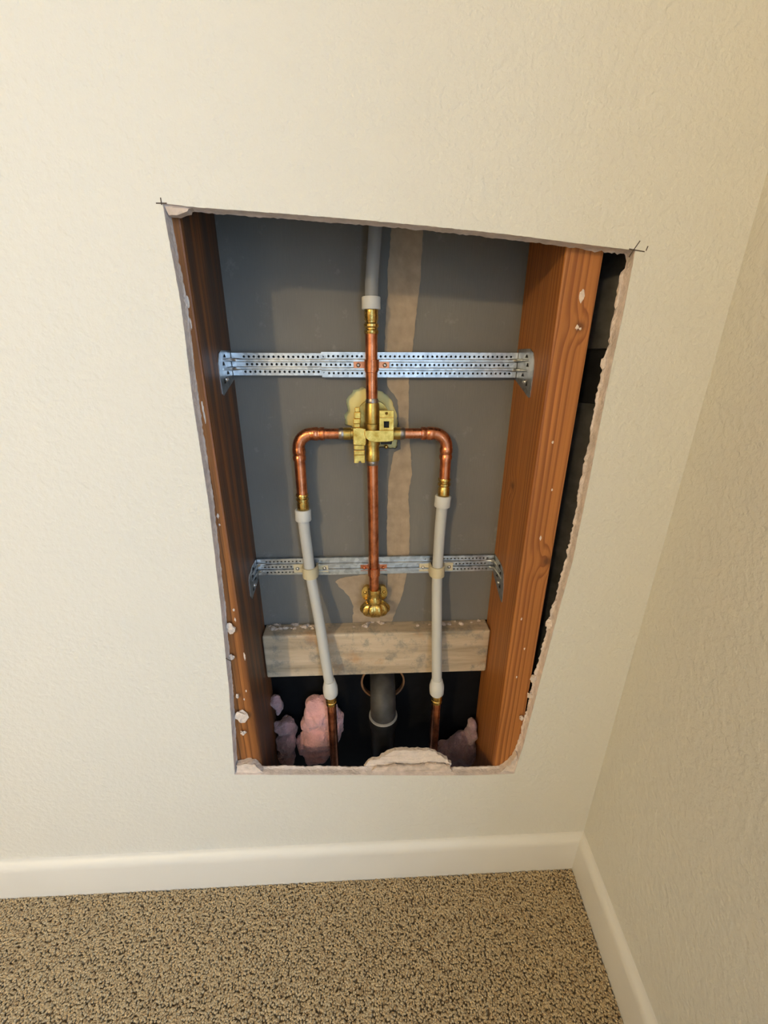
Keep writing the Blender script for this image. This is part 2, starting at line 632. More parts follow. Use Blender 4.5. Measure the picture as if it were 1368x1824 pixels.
broken('torn_corner', [(0.3692, 0.2307), (0.3737, 0.2407), (0.3859, 0.2525), (0.3950, 0.2760), (0.3975, 0.2300)], 0.003, 0.0120, M_CHUNK, wall_back, 0.001, 0.0, 5)
broken('torn_corner', [(-0.0100, 0.977), (-0.0082, 0.9729), (-0.0063, 0.9675), (0.0011, 0.9672), (0.0073, 0.969), (0.011, 0.9703), (0.0119, 0.9724), (0.0229, 0.9734), (0.03, 0.9738), (0.0303, 0.9769), (0.014, 0.9791)], 0.002, 0.0105, M_PAPER, wall_back, 0.0006, 0.0, 6)


def crumb(x, y, z, s, seed, parent):
    bm = bmesh.new()
    bmesh.ops.create_icosphere(bm, subdivisions=2, radius=1)
    for v in bm.verts:
        n = 1 + 0.75 * noise.noise(v.co * 2.6 + Vector((seed * 3.1, 0, 0))) + 0.3 * noise.noise(v.co * 6 + Vector((seed, 4, 0)))
        v.co = Vector((x, y, z)) + Vector((v.co.x * s[0], v.co.y * s[1], v.co.z * s[2])) * n
    return link('gypsum_crumb', from_bm(bm), M_CHUNK, parent, 25)


for i, (x, z, s) in enumerate([(-.0125, .5195, (.005, .003, .008)), (-.0165, .4723, (.003, .002, .004)), (-.0165, .3662, (.008, .0035, .010)),
                               (.4135, .5126, (.006, .004, .007)), (.4035, .4193, (.005, .003, .006)),
                               (.4030, .3879, (.004, .003, .006)), (.3950, .3444, (.003, .003, .004)), (.4222, .9070, (.0018, .0012, .012)), (.4200, .845, (.003, .002, .006)), (-.018, .405, (.002, .002, .004)), (-.0185, .335, (.004, .002, .004))]):
    crumb(x, 0.009, z, s, i, wall_back)


def stroke(pts, w, parent, mat, name):
    mb = MB()
    for a, b in zip(pts[:-1], pts[1:]):
        a, b = Vector(a), Vector(b)
        t = (b - a).normalized()
        n = Vector((-t.y, t.x)) * w / 2
        mb.slab([tuple(a + n), tuple(a - n), tuple(b - n), tuple(b + n)], -0.00025, 0.0002)
    return mb.build(name, mat, parent)


for pts in ([(.4281, .9534), (.4236, .946), (.4205, .9400)], [(.4190, .9466), (.4346, .9446)], [(.4368, .9492), (.4358, .9454)],
            [(-.0096, .9793), (-.0096, .9740)], [(-.0143, .9752), (-.0050, .9753)]):
    stroke(pts, 0.0009, wall_back, M_PENCIL, 'pencil_mark')
stroke([(.4824, .5746), (.4770, .5690), (.4731, .5588), (.4668, .5295)], 0.0008, wall_back, M_WALL, 'paint_scratch')
stroke([(-.0210, .4790), (-.0150, .4740)], 0.0012, wall_back, M_PENCIL, 'paper_sliver')

# right wall (runs towards the viewer, with a window beside the camera), floor, ceiling, far walls
XR = lambda y: XC - SL * y                     # x of the right wall at depth y
struct(MB().box(ROOM_X, XC + 0.1, ROOM_Y, 0.0, -0.02, 0.0).build('floor', M_BACK))
struct(MB().box(ROOM_X, XC + 0.1, ROOM_Y, 0.0115, CEIL, CEIL + 0.02).build('ceiling', M_CEIL))
struct(MB().box(ROOM_X - 0.1, ROOM_X, ROOM_Y, 0.0115, 0, CEIL).build('wall_left', M_WALLP))
struct(MB().box(ROOM_X - 0.1, XC + 0.1, ROOM_Y - 0.06, ROOM_Y, 0, CEIL).build('wall_front', M_WALLP))


def turned(mb):
    """shapes drawn as x = distance along the right wall from the corner, y = depth behind its face"""
    d, n = Vector((SL, -1, 0)).normalized(), Vector((1, SL, 0)).normalized()
    mb.v = [Vector((XC, 0, v.z)) + d * v.x + n * v.y for v in mb.v]
    return mb


a, b = -WIN[1], -WIN[0]
struct(turned(MB().slab([(-0.012, 0), (4.02, 0), (4.02, CEIL), (-0.012, CEIL)], 0, 0.10,
                        [[(a, WIN[2]), (b, WIN[2]), (b, WIN[3]), (a, WIN[3])]])).build('wall_right', M_WALL))
w = MB()
for p, q in ((a, a + .04), (b - .04, b), ((a + b) / 2 - .015, (a + b) / 2 + .015)):
    w.box(p, q, .03, .07, WIN[2], WIN[3])
w.box(a, b, .03, .07, WIN[2], WIN[2] + .04)
w.box(a, b, .03, .07, WIN[3] - .04, WIN[3])
struct(turned(w).build('window_1', M_TRIM))
# added unseen blocker behind the camera: it keeps the lamp off the lower right
struct(MB().box(-0.60, XR(-1.7), -1.78, -1.70, 0, 1.42).build('lamp_blocker', M_WALLP))


# baseboards: eased top, flat face
PROF = [(0.0, 0.0), (0.0110, 0.0), (0.0110, 0.0700), (0.0102, 0.0760), (0.0080, 0.0815), (0.0045, 0.0855), (0.0012, 0.0880), (0.0, 0.0882)]
BT = 0.0110


def mould(name, a, b, n, ma, mb_):
    """profile swept from a to b; n points off the wall; ma/mb_ mitre shifts per unit of thickness"""
    a, b, n = Vector(a), Vector(b), Vector(n)
    t = (b - a).normalized()
    vs = []
    for p, m in ((a, ma), (b, mb_)):
        for (d, z) in PROF:
            q = p + n * d + t * (d * m)
            vs.append((q.x, q.y, z))
    k = len(PROF)
    fs = [(i, (i + 1) % k, k + (i + 1) % k, k + i) for i in range(k)] + [tuple(range(k))[::-1], tuple(range(k, 2 * k))]
    o = link(name, mesh(vs, fs), M_TRIM, None, 30)
    return struct(o)


mould('baseboard_back', (ROOM_X, 0, 0), (XC, 0, 0), (0, -1, 0), 0, -1)
rd = Vector((SL, -1, 0)).normalized()
rn = Vector((-1, -SL, 0)).normalized()
mould('baseboard_right', (XC, 0, 0), (XR(-0.80), -0.80, 0), tuple(rn), 1, 0)

# carpet pile: bent, twisted tufts
cr = random.Random(11)
cv, cf = [], []
step = 0.0022
yy = -0.0125
while yy > -0.34:
    xx = -0.70
    while xx < XR(yy) - 0.0125:
        x = xx + cr.uniform(-.5, .5) * step
        y = yy + cr.uniform(-.5, .5) * step
        xx += step
        if x > XR(y) - 0.0125 or y > -0.0112:
            continue
        h = cr.uniform(0.0062, 0.0074)
        a = cr.uniform(0, 6.28)
        clump = noise.noise(Vector((x * 70, y * 70, 0))) * 2.4
        lx, ly = math.cos(a) * .0014 + math.cos(clump * 3) * .0015, math.sin(a) * .0014 + math.sin(clump * 3) * .0015
        b = len(cv)
        r0 = cr.uniform(.0015, .0020)
        for (k, f, rad) in ((0, 0.0, r0 * .9), (1, 0.8, r0)):
            for j in range(4):
                an = a + j * 1.571 + k * 0.8
                cv.append((x + lx * f + math.cos(an) * rad, min(y + ly * f + math.sin(an) * rad, -.0112), h * f))
        cv.append((x + lx, min(y + ly, -0.0112), h))
        for j in range(4):
            j2 = (j + 1) % 4
            cf.append((b + j, b + j2, b + 4 + j2, b + 4 + j))
            cf.append((b + 4 + j, b + 4 + j2, b + 8))
    yy -= step
pile = link('carpet_pile', mesh(cv, cf), M_CARPET)
pile['kind'] = 'stuff'
tag(pile, 'short speckled tan carpet pile on the floor', 'carpet')

# ceiling globe lamp behind the camera (warm)
lamp = thing('ceiling_lamp', (LAMP.x, LAMP.y, CEIL), 'round warm ceiling globe lamp behind the viewer', 'lamp')
MB().lathe((LAMP.x, LAMP.y, CEIL), (0, 0, -1), [(0, .09), (.02, .09), (.03, .05), (.05, .045)], 32).build('base', M_TRIM, lamp, 40)
gm, gnt, gb = nodes('lit_globe')
gb.inputs['Base Color'].default_value = (1, .9, .75, 1)
gb.inputs['Emission Color'].default_value = (*LAMP_COLOR, 1)
gb.inputs['Emission Strength'].default_value = LAMP_POWER / (4 * math.pi ** 2 * .075 ** 2)
gp = []
for i in range(13):
    a = math.pi * i / 12
    gp.append((LAMP.z - 0.02 + .075 * math.cos(a), .075 * math.sin(a)))
g = MB().lathe((LAMP.x, LAMP.y, 0), (0, 0, 1), gp[::-1], 32).build('globe', gm, lamp, 60)

# ------------------------------------------------------------------ framing and board
TOPZ = 1.45


def lumber(name, x0, x1, yA, yB, z0, z1, mat, bev=0.002):
    bm = bmesh.new()
    nx, ny, nz = max(2, int((x1 - x0) / .02)), max(2, int((yB - yA) / .02)), max(2, int((z1 - z0) / .02))
    bmesh.ops.create_cube(bm, size=1)
    for v in bm.verts:
        v.co = Vector((x0 if v.co.x < 0 else x1, yA if v.co.y < 0 else yB, z0 if v.co.z < 0 else z1))
    o = link(name, from_bm(bm), mat)
    return bevelled(o, bev, 2)


stud_l = tag(lumber('wall_stud', -0.0385, 0.0, T, D, 0, TOPZ, M_STUDL), 'dark brown wooden stud on the left side of the wall opening', 'stud', 'wall studs')
stud_r = tag(lumber('wall_stud', BAY, BAY + .0385, T, D, 0, TOPZ, M_STUDR), 'orange wooden stud with knots on the right side of the wall opening', 'stud', 'wall studs')



def speck(parent, p, s, seed):
    bm = bmesh.new()
    bmesh.ops.create_icosphere(bm, subdivisions=2, radius=1)
    for v in bm.verts:
        n = 1 + 0.8 * noise.noise(v.co * 2.2 + Vector((seed * 2.7, 1, 0)))
        v.co = Vector(p) + Vector((v.co.x * s[0], v.co.y * s[1], v.co.z * s[2])) * n
    o = link('plaster_speck', from_bm(bm), M_CHUNK, parent, 40)
    o['label'] = 'white plaster speck'
    return o


for i, (x, z, w_, h_) in enumerate([(.3866, .9084, .0026, .0055), (.3870, .8795, .0016, .0022), (.3905, .8780, .0012, .0012), (.3800, .760, .0012, .0016), (.3830, .640, .0012, .003), (.3745, .520, .001, .0022),
                                    (.3880, .7030, .001, .0016), (.3850, .470, .001, .002), (.3800, .420, .001, .002)]):
    speck(stud_r, (x, T, z), (w_, .0005, h_), i)
for i, (x, z, w_, h_) in enumerate([(-.0045, .900, .0011, .006), (-.0050, .880, .0009, .005), (-.0060, .800, .0011, .006), (-.0055, .790, .0008, .008), (-.0075, .675, .0014, .003), (-.0072, .664, .0010, .0015),
                                    (-.0060, .545, .0014, .0020), (-.0010, .470, .0012, .006), (-.0060, .530, .001, .003), (-.0105, .395, .001, .002), (-.006, .41, .001, .002)]):
    speck(stud_l, (x, T, z), (w_, .0005, h_), i + 20)

VHOLE = [(0.1385, 0.7772), (0.1437, 0.7827), (0.1419, 0.7971), (0.148, 0.8043), (0.1514, 0.8096), (0.1587, 0.811), (0.1643, 0.8134), (0.1688, 0.8104), (0.1771, 0.8117), (0.1844, 0.8087), (0.1899, 0.8078), (0.1973, 0.8021), (0.203, 0.795), (0.2084, 0.7808), (0.2113, 0.7659), (0.2095, 0.7546), (0.2102, 0.7451), (0.211, 0.7344), (0.2079, 0.7311), (0.1978, 0.7323), (0.1872, 0.7332), (0.1766, 0.7317), (0.165, 0.7357), (0.1518, 0.7473), (0.1475, 0.7624), (0.1394, 0.7639)]
vh = rough_loop(VHOLE, 0.003, 0.0007, random.Random(5))
BB = 0.4440                                     # bottom of the board
board = MB().slab([(-0.0385, BB), (BAY + .0385, BB), (BAY + .0385, TOPZ), (-0.0385, TOPZ)], D, D + .0055, [vh]).build('backer_board', M_BOARD)
tag(board, 'grey cement backer board at the back of the wall cavity', 'board')

SEAM = [(0.1996, 0.9958), (0.1985, 0.9708), (0.1954, 0.9478), (0.1962, 0.9241), (0.1936, 0.8932), (0.1924, 0.8608), (0.1939, 0.8339), (0.1963, 0.8150), (0.2100, 0.7967), (0.2150, 0.7309), (0.2060, 0.7265), (0.1995, 0.6905), (0.1973, 0.648), (0.1968, 0.6032), (0.198, 0.5558), (0.1982, 0.516), (0.1966, 0.4796), (0.1931, 0.4452), (0.206, 0.4452), (0.2149, 0.4738), (0.2218, 0.4947), (0.2266, 0.5204), (0.231, 0.5551), (0.2315, 0.6026), (0.2296, 0.6432), (0.2274, 0.6649), (0.2323, 0.6943), (0.2289, 0.7307), (0.2257, 0.7617), (0.2248, 0.7987), (0.224, 0.827), (0.2282, 0.861), (0.2304, 0.8838), (0.2324, 0.9091), (0.2355, 0.9365), (0.2363, 0.9714), (0.2366, 1.05), (.2000, 1.05)]
sr = random.Random(8)
sm = MB().slab(rough_loop(SEAM, 0.004, 0.0006, sr), D - 0.0009, D + 0.0004)
so = sm.build('seam_filler', M_SEAM, board)
so['label'] = 'ragged tan strip of filler over the board seam'
MB().slab(rough_loop([(.2085, .4600), (.2165, .4900), (.2170, .7200), (.2180, .8300), (.2175, 1.05), (.2120, 1.05), (.2120, .8300), (.2150, .7900), (.2150, .73), (.2090, .7150), (.2080, .55)], .006, .0003, sr), D - .0016, D - .0005).build('seam_ridge', M_SEAM, so)
SMEAR = [(0.1164, 0.5219), (0.1245, 0.5278), (0.1543, 0.5331), (0.1788, 0.5365), (0.1965, 0.531), (0.1965, 0.4452), (0.1419, 0.4452), (0.1442, 0.4757), (0.1375, 0.4948), (0.1256, 0.5095)]
MB().slab(rough_loop(SMEAR, 0.004, 0.0011, sr), D - 0.0007, D + 0.0004).build('filler_smear', M_SEAM, board)

# neighbouring bay: black paper and a black vent pipe
struct(MB().box(BAY + .0385, 0.62, D, D + .012, 0, TOPZ).box(-0.0385, 0.62, .170, .175, 0, TOPZ).box(-0.3, -.0385, T, D, 0, TOPZ).box(-.3, .62, T, .175, TOPZ, TOPZ + .03).build('wall_cavity', M_DARK))
vp = thing('vent_pipe', (0.462, 0.072, 0.05), 'black vertical plastic pipe in the gap beside the right stud', 'pipe')
MB().lathe((0.462, 0.070, 0.05), (0, 0, 1), [(0, .0405), (1.4, .0405)], 40).build('pipe', M_DUSTY, vp, 40)
MB().lathe((0.462, 0.070, 0.80), (0, 0, 1), [(0, .041), (.001, .0440), (.058, .0440), (.060, .041)], 40).build('coupling', M_ABS, vp, 40)

# timber ledger across the bay, dusty
bl = lumber('ledger_block', 0.0012, BAY - 0.0012, 0.089, 0.127, 0.3610, 0.4435, M_BLOCK, 0.003)
tag(bl, 'dusty grey-tan wooden block spanning the bay between the studs', 'wood block')
for i in range(46):
    x = RND.uniform(.006, BAY - .01)
    if RND.random() < .4:
        x = RND.uniform(.006, .11)
    s = RND.uniform(.0012, .0034)
    o = crumb(x, 0.1165 - RND.random() * .012, 0.4440 + s * .3, (s * 1.5, s, s * .8), i + 40, bl)
    o.data.materials[0] = M_PAPER

# ------------------------------------------------------------------ tub side, overflow
OC = (0.1916, 0.318)
ring = [(OC[0] + .037 * math.cos(a * math.pi / 16), OC[1] + .037 * math.sin(a * math.pi / 16)) for a in range(32)]
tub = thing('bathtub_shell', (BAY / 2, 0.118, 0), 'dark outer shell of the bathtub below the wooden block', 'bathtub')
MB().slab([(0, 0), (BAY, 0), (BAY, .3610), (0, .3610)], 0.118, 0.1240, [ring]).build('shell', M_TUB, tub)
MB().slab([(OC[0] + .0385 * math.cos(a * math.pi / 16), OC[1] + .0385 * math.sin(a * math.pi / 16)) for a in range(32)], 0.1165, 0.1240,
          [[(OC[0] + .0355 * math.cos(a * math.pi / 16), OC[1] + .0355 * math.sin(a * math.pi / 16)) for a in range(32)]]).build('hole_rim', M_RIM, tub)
ov = thing('overflow_pipe', (0.1905, 0.078, 0.0), 'black overflow elbow and drain pipe below the wooden block', 'pipe')
px, pr_ = 0.1905, 0.0212
arc = [(px, 0.150, 0.332), (px, 0.112, 0.332)]
for i in range(1, 12):
    a = math.pi / 2 * i / 11
    arc.append((px, 0.112 - .036 * math.sin(a), 0.332 - .036 * (1 - math.cos(a))))
arc += [(px, 0.076, 0.285)]
MB().sweep(arc, pr_, 32).build('elbow', M_DUSTY, ov, 50)
MB().lathe((px, 0.076, 0.268), (0, 0, 1), [(0, pr_), (0, .0238), (.017, .0242), (.0185, .0235), (.0185, pr_)], 32).build('elbow_socket', M_ABS, ov, 40)
MB().lathe((px, 0.076, 0.2865), (0, 0, 1), [(0, pr_), (0, .0240), (.0022, .0236), (.003, pr_)], 32).build('glue_bead', simple('grey_glue', (.30, .29, .28), .5, var=.15), ov, 40)
MB().lathe((px, 0.076, 0.0), (0, 0, 1), [(0, .0205), (.27, .0205)], 32).build('drain_pipe', M_ABS, ov, 40)


def fluff(name, blobs, mat, label, seed):
    bm = bmesh.new()
    for (c, r) in blobs:
        res = bmesh.ops.create_icosphere(bm, subdivisions=4, radius=1)
        for v in res['verts']:
            q = Vector((v.co.x * r[0], v.co.y * r[1], v.co.z * r[2]))
            p = Vector(c) + q
            n = noise.fractal(p * 55 + Vector((seed, 0, 0)), 1.0, 2.1, 5)
            v.co = p + v.co * (n * 0.0070)
    o = link(name, from_bm(bm), mat, None, 180)
    rm = o.modifiers.new('remesh', 'REMESH')
    rm.mode = 'VOXEL'
    rm.voxel_size = 0.0016
    rm.use_smooth_shade = True
    tag(o, label, 'insulation')
    return o


fluff('insulation_wad', [((.085, .096, .272), (.028, .020, .040)), ((.078, .093, .222), (.030, .021, .030)), ((.104, .099, .240), (.018, .016, .042)),
                         ((.062, .099, .250), (.014, .015, .018)), ((.070, .097, .185), (.030, .018, .03)), ((.052, .098, .205), (.012, .015, .026))],
      M_PINK, 'pink fibreglass insulation wad behind the left copper riser', 1)
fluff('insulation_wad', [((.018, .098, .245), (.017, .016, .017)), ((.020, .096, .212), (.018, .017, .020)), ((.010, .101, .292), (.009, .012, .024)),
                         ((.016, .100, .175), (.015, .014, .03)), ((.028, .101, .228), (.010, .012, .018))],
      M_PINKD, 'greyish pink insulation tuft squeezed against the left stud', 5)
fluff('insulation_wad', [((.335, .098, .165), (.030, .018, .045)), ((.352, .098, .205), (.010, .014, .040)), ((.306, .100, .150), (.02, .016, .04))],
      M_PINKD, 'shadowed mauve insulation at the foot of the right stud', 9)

# ------------------------------------------------------------------ brackets
def rail(x0, x1, zb, H, y, pitch, hr, hole_ranges, rows=(-.345, 0, .345), half=.110, ridge=.0030, lip=.005):
    """perforated, ridged steel strip; each hole is a real opening"""
    mb = MB()
    Z = lambda t: zb + H * (t + .5)

    def strip(pa, pb, xa=x0, xb=x1):
        mb.add([(xa, y + pa[1], Z(pa[0])), (xb, y + pa[1], Z(pa[0])), (xb, y + pb[1], Z(pb[0])), (xa, y + pb[1], Z(pb[0]))], [(0, 1, 2, 3)])

    edges = []
    for r in rows:
        edges.append((r - half, r + half))
    strip((-.5, lip), (-.5, 0))
    strip((-.5, 0), (edges[0][0], 0))
    for i, (a, b) in enumerate(edges):
        n = int((x1 - x0) / pitch)
        off = 0.5 * pitch if i % 2 else 0.0
        xs = x0
        c = x0 + pitch * .5 + off
        strip_cells = []
        while c + pitch * .5 <= x1:
            on = any(p <= c <= q for p, q in hole_ranges)
            if on:
                if c - pitch * .5 > xs + 1e-6:
                    strip((a, 0), (b, 0), xs, c - pitch * .5)
                zc, hh = Z((a + b) / 2), H * (b - a) / 2
                rim, out = [], []
                for k in range(8):
                    an = math.pi / 8 + k * math.pi / 4
                    rim.append((c + hr * math.cos(an), y, zc + hr * math.sin(an)))
                    ca, sa = math.cos(an), math.sin(an)
                    s = 1 / max(abs(ca), abs(sa))
                    out.append((c + ca * s * pitch / 2, y, zc + sa * s * hh))
                corner = [(c + pitch / 2, y, zc + hh), (c - pitch / 2, y, zc + hh), (c - pitch / 2, y, zc - hh), (c + pitch / 2, y, zc - hh)]
                vs = rim + out + corner
                fs = []
                for k in range(8):
                    k2 = (k + 1) % 8
                    fs.append((k, 8 + k, 8 + k2, k2) if k % 2 else (k, 8 + k, 16 + k // 2, 8 + k2, k2))
                mb.add(vs, fs)
                xs = c + pitch * .5
            c += pitch
        if xs < x1 - 1e-6:
            strip((a, 0), (b, 0), xs, x1)
        if i < len(edges) - 1:
            n0 = edges[i + 1][0]
            m0 = (n0 - b) * .25
            strip((b, 0), (b + m0, -ridge))
            strip((b + m0, -ridge), (n0 - m0, -ridge))
            strip((n0 - m0, -ridge), (n0, 0))
    strip((edges[-1][1], 0), (.5, 0))
    strip((.5, 0), (.5, lip))
    return mb


def thicken(o, t=0.0008):
    m = o.modifiers.new('solidify', 'SOLIDIFY')
    m.thickness, m.offset = t, 0
    return o


def screw(name, p, axis, r, parent, mat=None):
    mb = MB().lathe(p, axis, [(0, r), (r * .25, r), (r * .6, r * .75), (r * .75, r * .35), (r * .55, r * .3)], 14)
    return mb.build(name, mat or M_SCREW, parent, 40)


def tab_plate(xs, side, poly, parent, zs, H, corner_y, rail_y):
    """end tab folded on to a stud: plate, wrapped ridges, dark triangles for the shade of punches and a screw. side=+1 plate on a stud at its right"""
    t = 0.0009
    xa, xb = (xs - t, xs) if side > 0 else (xs, xs + t)
    mb = MB()
    n = len(poly)
    vs = [(xa, p[0], p[1]) for p in poly] + [(xb, p[0], p[1]) for p in poly]
    fs = [tuple(range(n)), tuple(range(n, 2 * n))[::-1]] + [(i, (i + 1) % n, n + (i + 1) % n, n + i) for i in range(n)]
    mb.add(vs, fs)
    o = mb.build('mounting_tab', M_ZINC, parent)
    ins = -1 if side > 0 else 1
    for k in (-.2, .2):                          # ridges that run round the fold
        z = zs + H * (.5 + k)
        xo = xs + ins * .0012
        MB().sweep([(xs + ins * .022, rail_y - .001, z), (xs + ins * .008, rail_y - .001, z), (xs + ins * .003, rail_y - .004, z), (xo, rail_y - .010, z), (xo, corner_y + .012, z)],
                   [.0006, .0020, .0022, .0021, .0008], 8).build('folded_ridge', M_ZINC, o, 60)
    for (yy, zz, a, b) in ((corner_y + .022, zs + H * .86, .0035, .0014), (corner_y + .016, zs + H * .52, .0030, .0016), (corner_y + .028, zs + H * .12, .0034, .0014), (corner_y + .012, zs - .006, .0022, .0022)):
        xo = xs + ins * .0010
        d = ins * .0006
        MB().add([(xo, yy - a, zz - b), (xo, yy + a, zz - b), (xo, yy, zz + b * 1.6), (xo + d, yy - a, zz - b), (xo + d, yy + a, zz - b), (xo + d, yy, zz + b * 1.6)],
                 [(0, 1, 2), (3, 5, 4), (0, 3, 4, 1), (1, 4, 5, 2), (2, 5, 3, 0)]).build('punch_shade', M_DARK, o)  # solid dark triangles: shade of punched slots put into colour
    screw('tab_screw', (xs + ins * .0009, corner_y + .020, zs - .004), (ins, 0, 0), .0028, o)
    return o


ub = thing('pipe_bracket', (BAY / 2, 0.108, .826), 'perforated galvanised steel bracket above the shower valve', 'bracket', 'galvanised pipe brackets')
thicken(rail(0.0015, 0.118, .8283, .0257, .1092, .00610, .0016, [(.014, .2)]).build('inner_rail', M_ZINC, ub))
thicken(rail(0.1127, BAY - .0015, .8262, .0292, .1078, .00595, .0015, [(.114, BAY - .010)]).build('outer_rail', M_ZINC, ub))
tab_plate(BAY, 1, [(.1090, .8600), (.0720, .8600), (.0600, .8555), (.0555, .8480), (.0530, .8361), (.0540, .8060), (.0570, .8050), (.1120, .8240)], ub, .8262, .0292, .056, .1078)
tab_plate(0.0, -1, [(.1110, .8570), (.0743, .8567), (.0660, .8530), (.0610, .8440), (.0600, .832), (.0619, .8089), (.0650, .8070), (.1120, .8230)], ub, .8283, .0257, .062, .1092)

lb = thing('pipe_bracket', (BAY / 2, 0.11, .540), 'galvanised steel bracket holding three pipes above the wooden block', 'bracket', 'galvanised pipe brackets')
thicken(rail(0.0015, BAY - .0015, .5400, .0262, .1105, .0056, .0014, [(.010, .105), (.245, BAY - .012)]).build('inner_rail', M_ZINC, lb))
thicken(rail(0.084, .262, .5392, .0280, .1092, .0056, .0014, [(.252, .262), (.086, .110)]).build('outer_rail', M_ZINC, lb))
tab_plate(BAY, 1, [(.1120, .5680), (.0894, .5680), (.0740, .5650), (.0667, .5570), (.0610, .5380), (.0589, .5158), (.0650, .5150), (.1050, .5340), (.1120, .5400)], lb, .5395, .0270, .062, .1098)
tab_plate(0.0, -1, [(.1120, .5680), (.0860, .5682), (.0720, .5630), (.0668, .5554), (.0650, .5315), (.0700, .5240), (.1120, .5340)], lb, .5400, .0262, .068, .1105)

# ------------------------------------------------------------------ plumbing
RC = 0.0074                                    # copper pipe radius
RP = 0.0079                                    # plastic pipe radius
YP = 0.0965
G_COP, G_PEX = 'soldered copper pipes in the cavity', 'translucent plastic water tubes'


def adapter(p, axis, length, r, parent):
    """brass crimp adapter: collar, two beads, plain barrel"""
    k = length
    prof = [(0, r * .98), (0, r * 1.10), (.05 * k, r * 1.18), (.12 * k, r * 1.18), (.17 * k, r * 1.02), (.22 * k, r * 1.02), (.27 * k, r * 1.20), (.36 * k, r * 1.20), (.41 * k, r * 1.0),
            (.47 * k, r * 1.0), (.52 * k, r * 1.12), (.95 * k, r * 1.12), (k, r * 1.04)]
    return MB().lathe(p, axis, prof, 24).build('brass_adapter', M_BRASS, parent, 35)


def collar(p, axis, length, r, parent, mat=None):
    prof = [(0, RP * .9), (0, r * .95), (.06 * length, r), (.5 * length, r * .985), (.94 * length, r), (length, r * .95), (length, RP * .9)]
    return MB().lathe(p, axis, prof, 28).build('collar', mat or M_RING, parent, 40)


# shower riser: copper, brass adapter, clear tube
XV = 0.1753
c = thing('copper_pipe', (XV, YP, .792), 'short vertical copper pipe rising from the top of the shower valve', 'pipe', G_COP)
MB().lathe((XV, YP, .790), (0, 0, 1), [(0, RC), (.042, RC), (.0425, RC * 1.12), (.0455, RC * 1.12), (.046, RC), (.090, RC)], 24).build('pipe', M_COPPER, c, 35)
adapter((XV, YP, .876), (0, 0, 1), .030, RC, c)
x = thing('plastic_tube', (.1755, YP, .903), 'clear plastic tube running up out of view above the shower valve', 'tube', G_PEX)
MB().sweep([(.1755, YP, .903), (.1760, YP, .93), (.1785, YP - .0005, .96), (.1812, YP - .001, .99), (.184, YP, 1.03), (.186, YP, 1.10)], RP, 24).build('tube', M_PEXC, x, 60)
collar((.1753, YP, .9025), (0, 0, 1), .0135, .0112, x, M_RING)

# side supplies
ZH = 0.7560


def supply(xe, s, ztop_brass, zbot_brass, label):
    """stub out of the valve, 90 degree elbow with beaded sockets, drop and adapter. s=-1 left"""
    o = thing('copper_pipe', (xe, YP, zbot_brass), label, 'pipe', G_COP)
    xin = XV + s * .037
    R = .0185
    xa = xe - s * R                             # arc starts here
    MB().lathe((xin, YP, ZH), (s, 0, 0), [(0, RC * .93), (abs(xa - xin) - .002, RC * .93)], 24).build('stub', M_COPPER, o, 35)
    arc = [(xa - s * .0165, YP, ZH), (xa - s * .0160, YP, ZH), (xa - s * .0115, YP, ZH), (xa - s * .0105, YP, ZH), (xa - s * .0080, YP, ZH), (xa - s * .0070, YP, ZH), (xa - s * .001, YP, ZH)]
    rad = [RC * .95, RC * 1.16, RC * 1.20, RC * 1.08, RC * 1.08, RC * 1.20, RC * 1.16]
    for i in range(0, 11):
        a = math.pi / 2 * i / 10
        arc.append((xa + s * R * math.sin(a), YP, ZH - R * (1 - math.cos(a))))
        rad.append(RC * 1.10)
    zb = ZH - R
    arc += [(xe, YP, zb - .001), (xe, YP, zb - .0070), (xe, YP, zb - .0080), (xe, YP, zb - .0105), (xe, YP, zb - .0115), (xe, YP, zb - .0160), (xe, YP, zb - .0165)]
    rad += [RC * 1.16, RC * 1.20, RC * 1.08, RC * 1.08, RC * 1.20, RC * 1.16, RC * .95]
    MB().sweep(arc, rad, 24).build('elbow', M_COPPER, o, 50)
    MB().lathe((xe, YP, zb - .014), (0, 0, -1), [(0, RC), (zb - .014 - ztop_brass + .004, RC)], 24).build('drop', M_COPPER, o, 35)
    adapter((xe, YP, ztop_brass), (0, 0, -1), ztop_brass - zbot_brass, RC, o)
    return o


XLE, XRE = .0784, .2750
supply(XLE, -1, .6740, .6490, 'copper elbow pipe leaving the left side of the shower valve')
supply(XRE, 1, .6945, .6670, 'copper elbow pipe leaving the right side of the shower valve')

PEXL = [(.0780, .0965, .6500), (0.0777, 0.096, 0.6352), (0.0785, 0.096, 0.6144), (0.0803, 0.096, 0.5831), (0.0820, 0.0945, 0.553), (0.087, 0.089, 0.516), (0.0932, 0.08, 0.474), (0.0987, 0.07, 0.4296), (0.1036, 0.062, 0.391), (0.1062, 0.06, 0.3682), (.1066, .06, .350)]
PEXR = [(.2746, .0965, .6680), (0.2739, 0.096, 0.6529), (0.2728, 0.096, 0.6201), (0.2725, 0.096, 0.5794), (0.2721, 0.0945, 0.5507), (0.2723, 0.089, 0.5113), (0.273, 0.08, 0.4666), (0.2736, 0.07, 0.4214), (0.2742, 0.062, 0.3844), (0.2749, 0.06, 0.3636), (.2755, .06, .346)]


def smooth_path(pts, k=5):
    P = [Vector(p) for p in pts]
    out = []
    for i in range(len(P) - 1):
        p0, p1, p2, p3 = P[max(i - 1, 0)], P[i], P[i + 1], P[min(i + 2, len(P) - 1)]
        for j in range(k):
            t = j / k
            out.append(0.5 * ((2 * p1) + (p2 - p0) * t + (2 * p0 - 5 * p1 + 4 * p2 - p3) * t * t + (3 * p1 - p0 - 3 * p2 + p3) * t ** 3))
    out.append(P[-1])
    return out


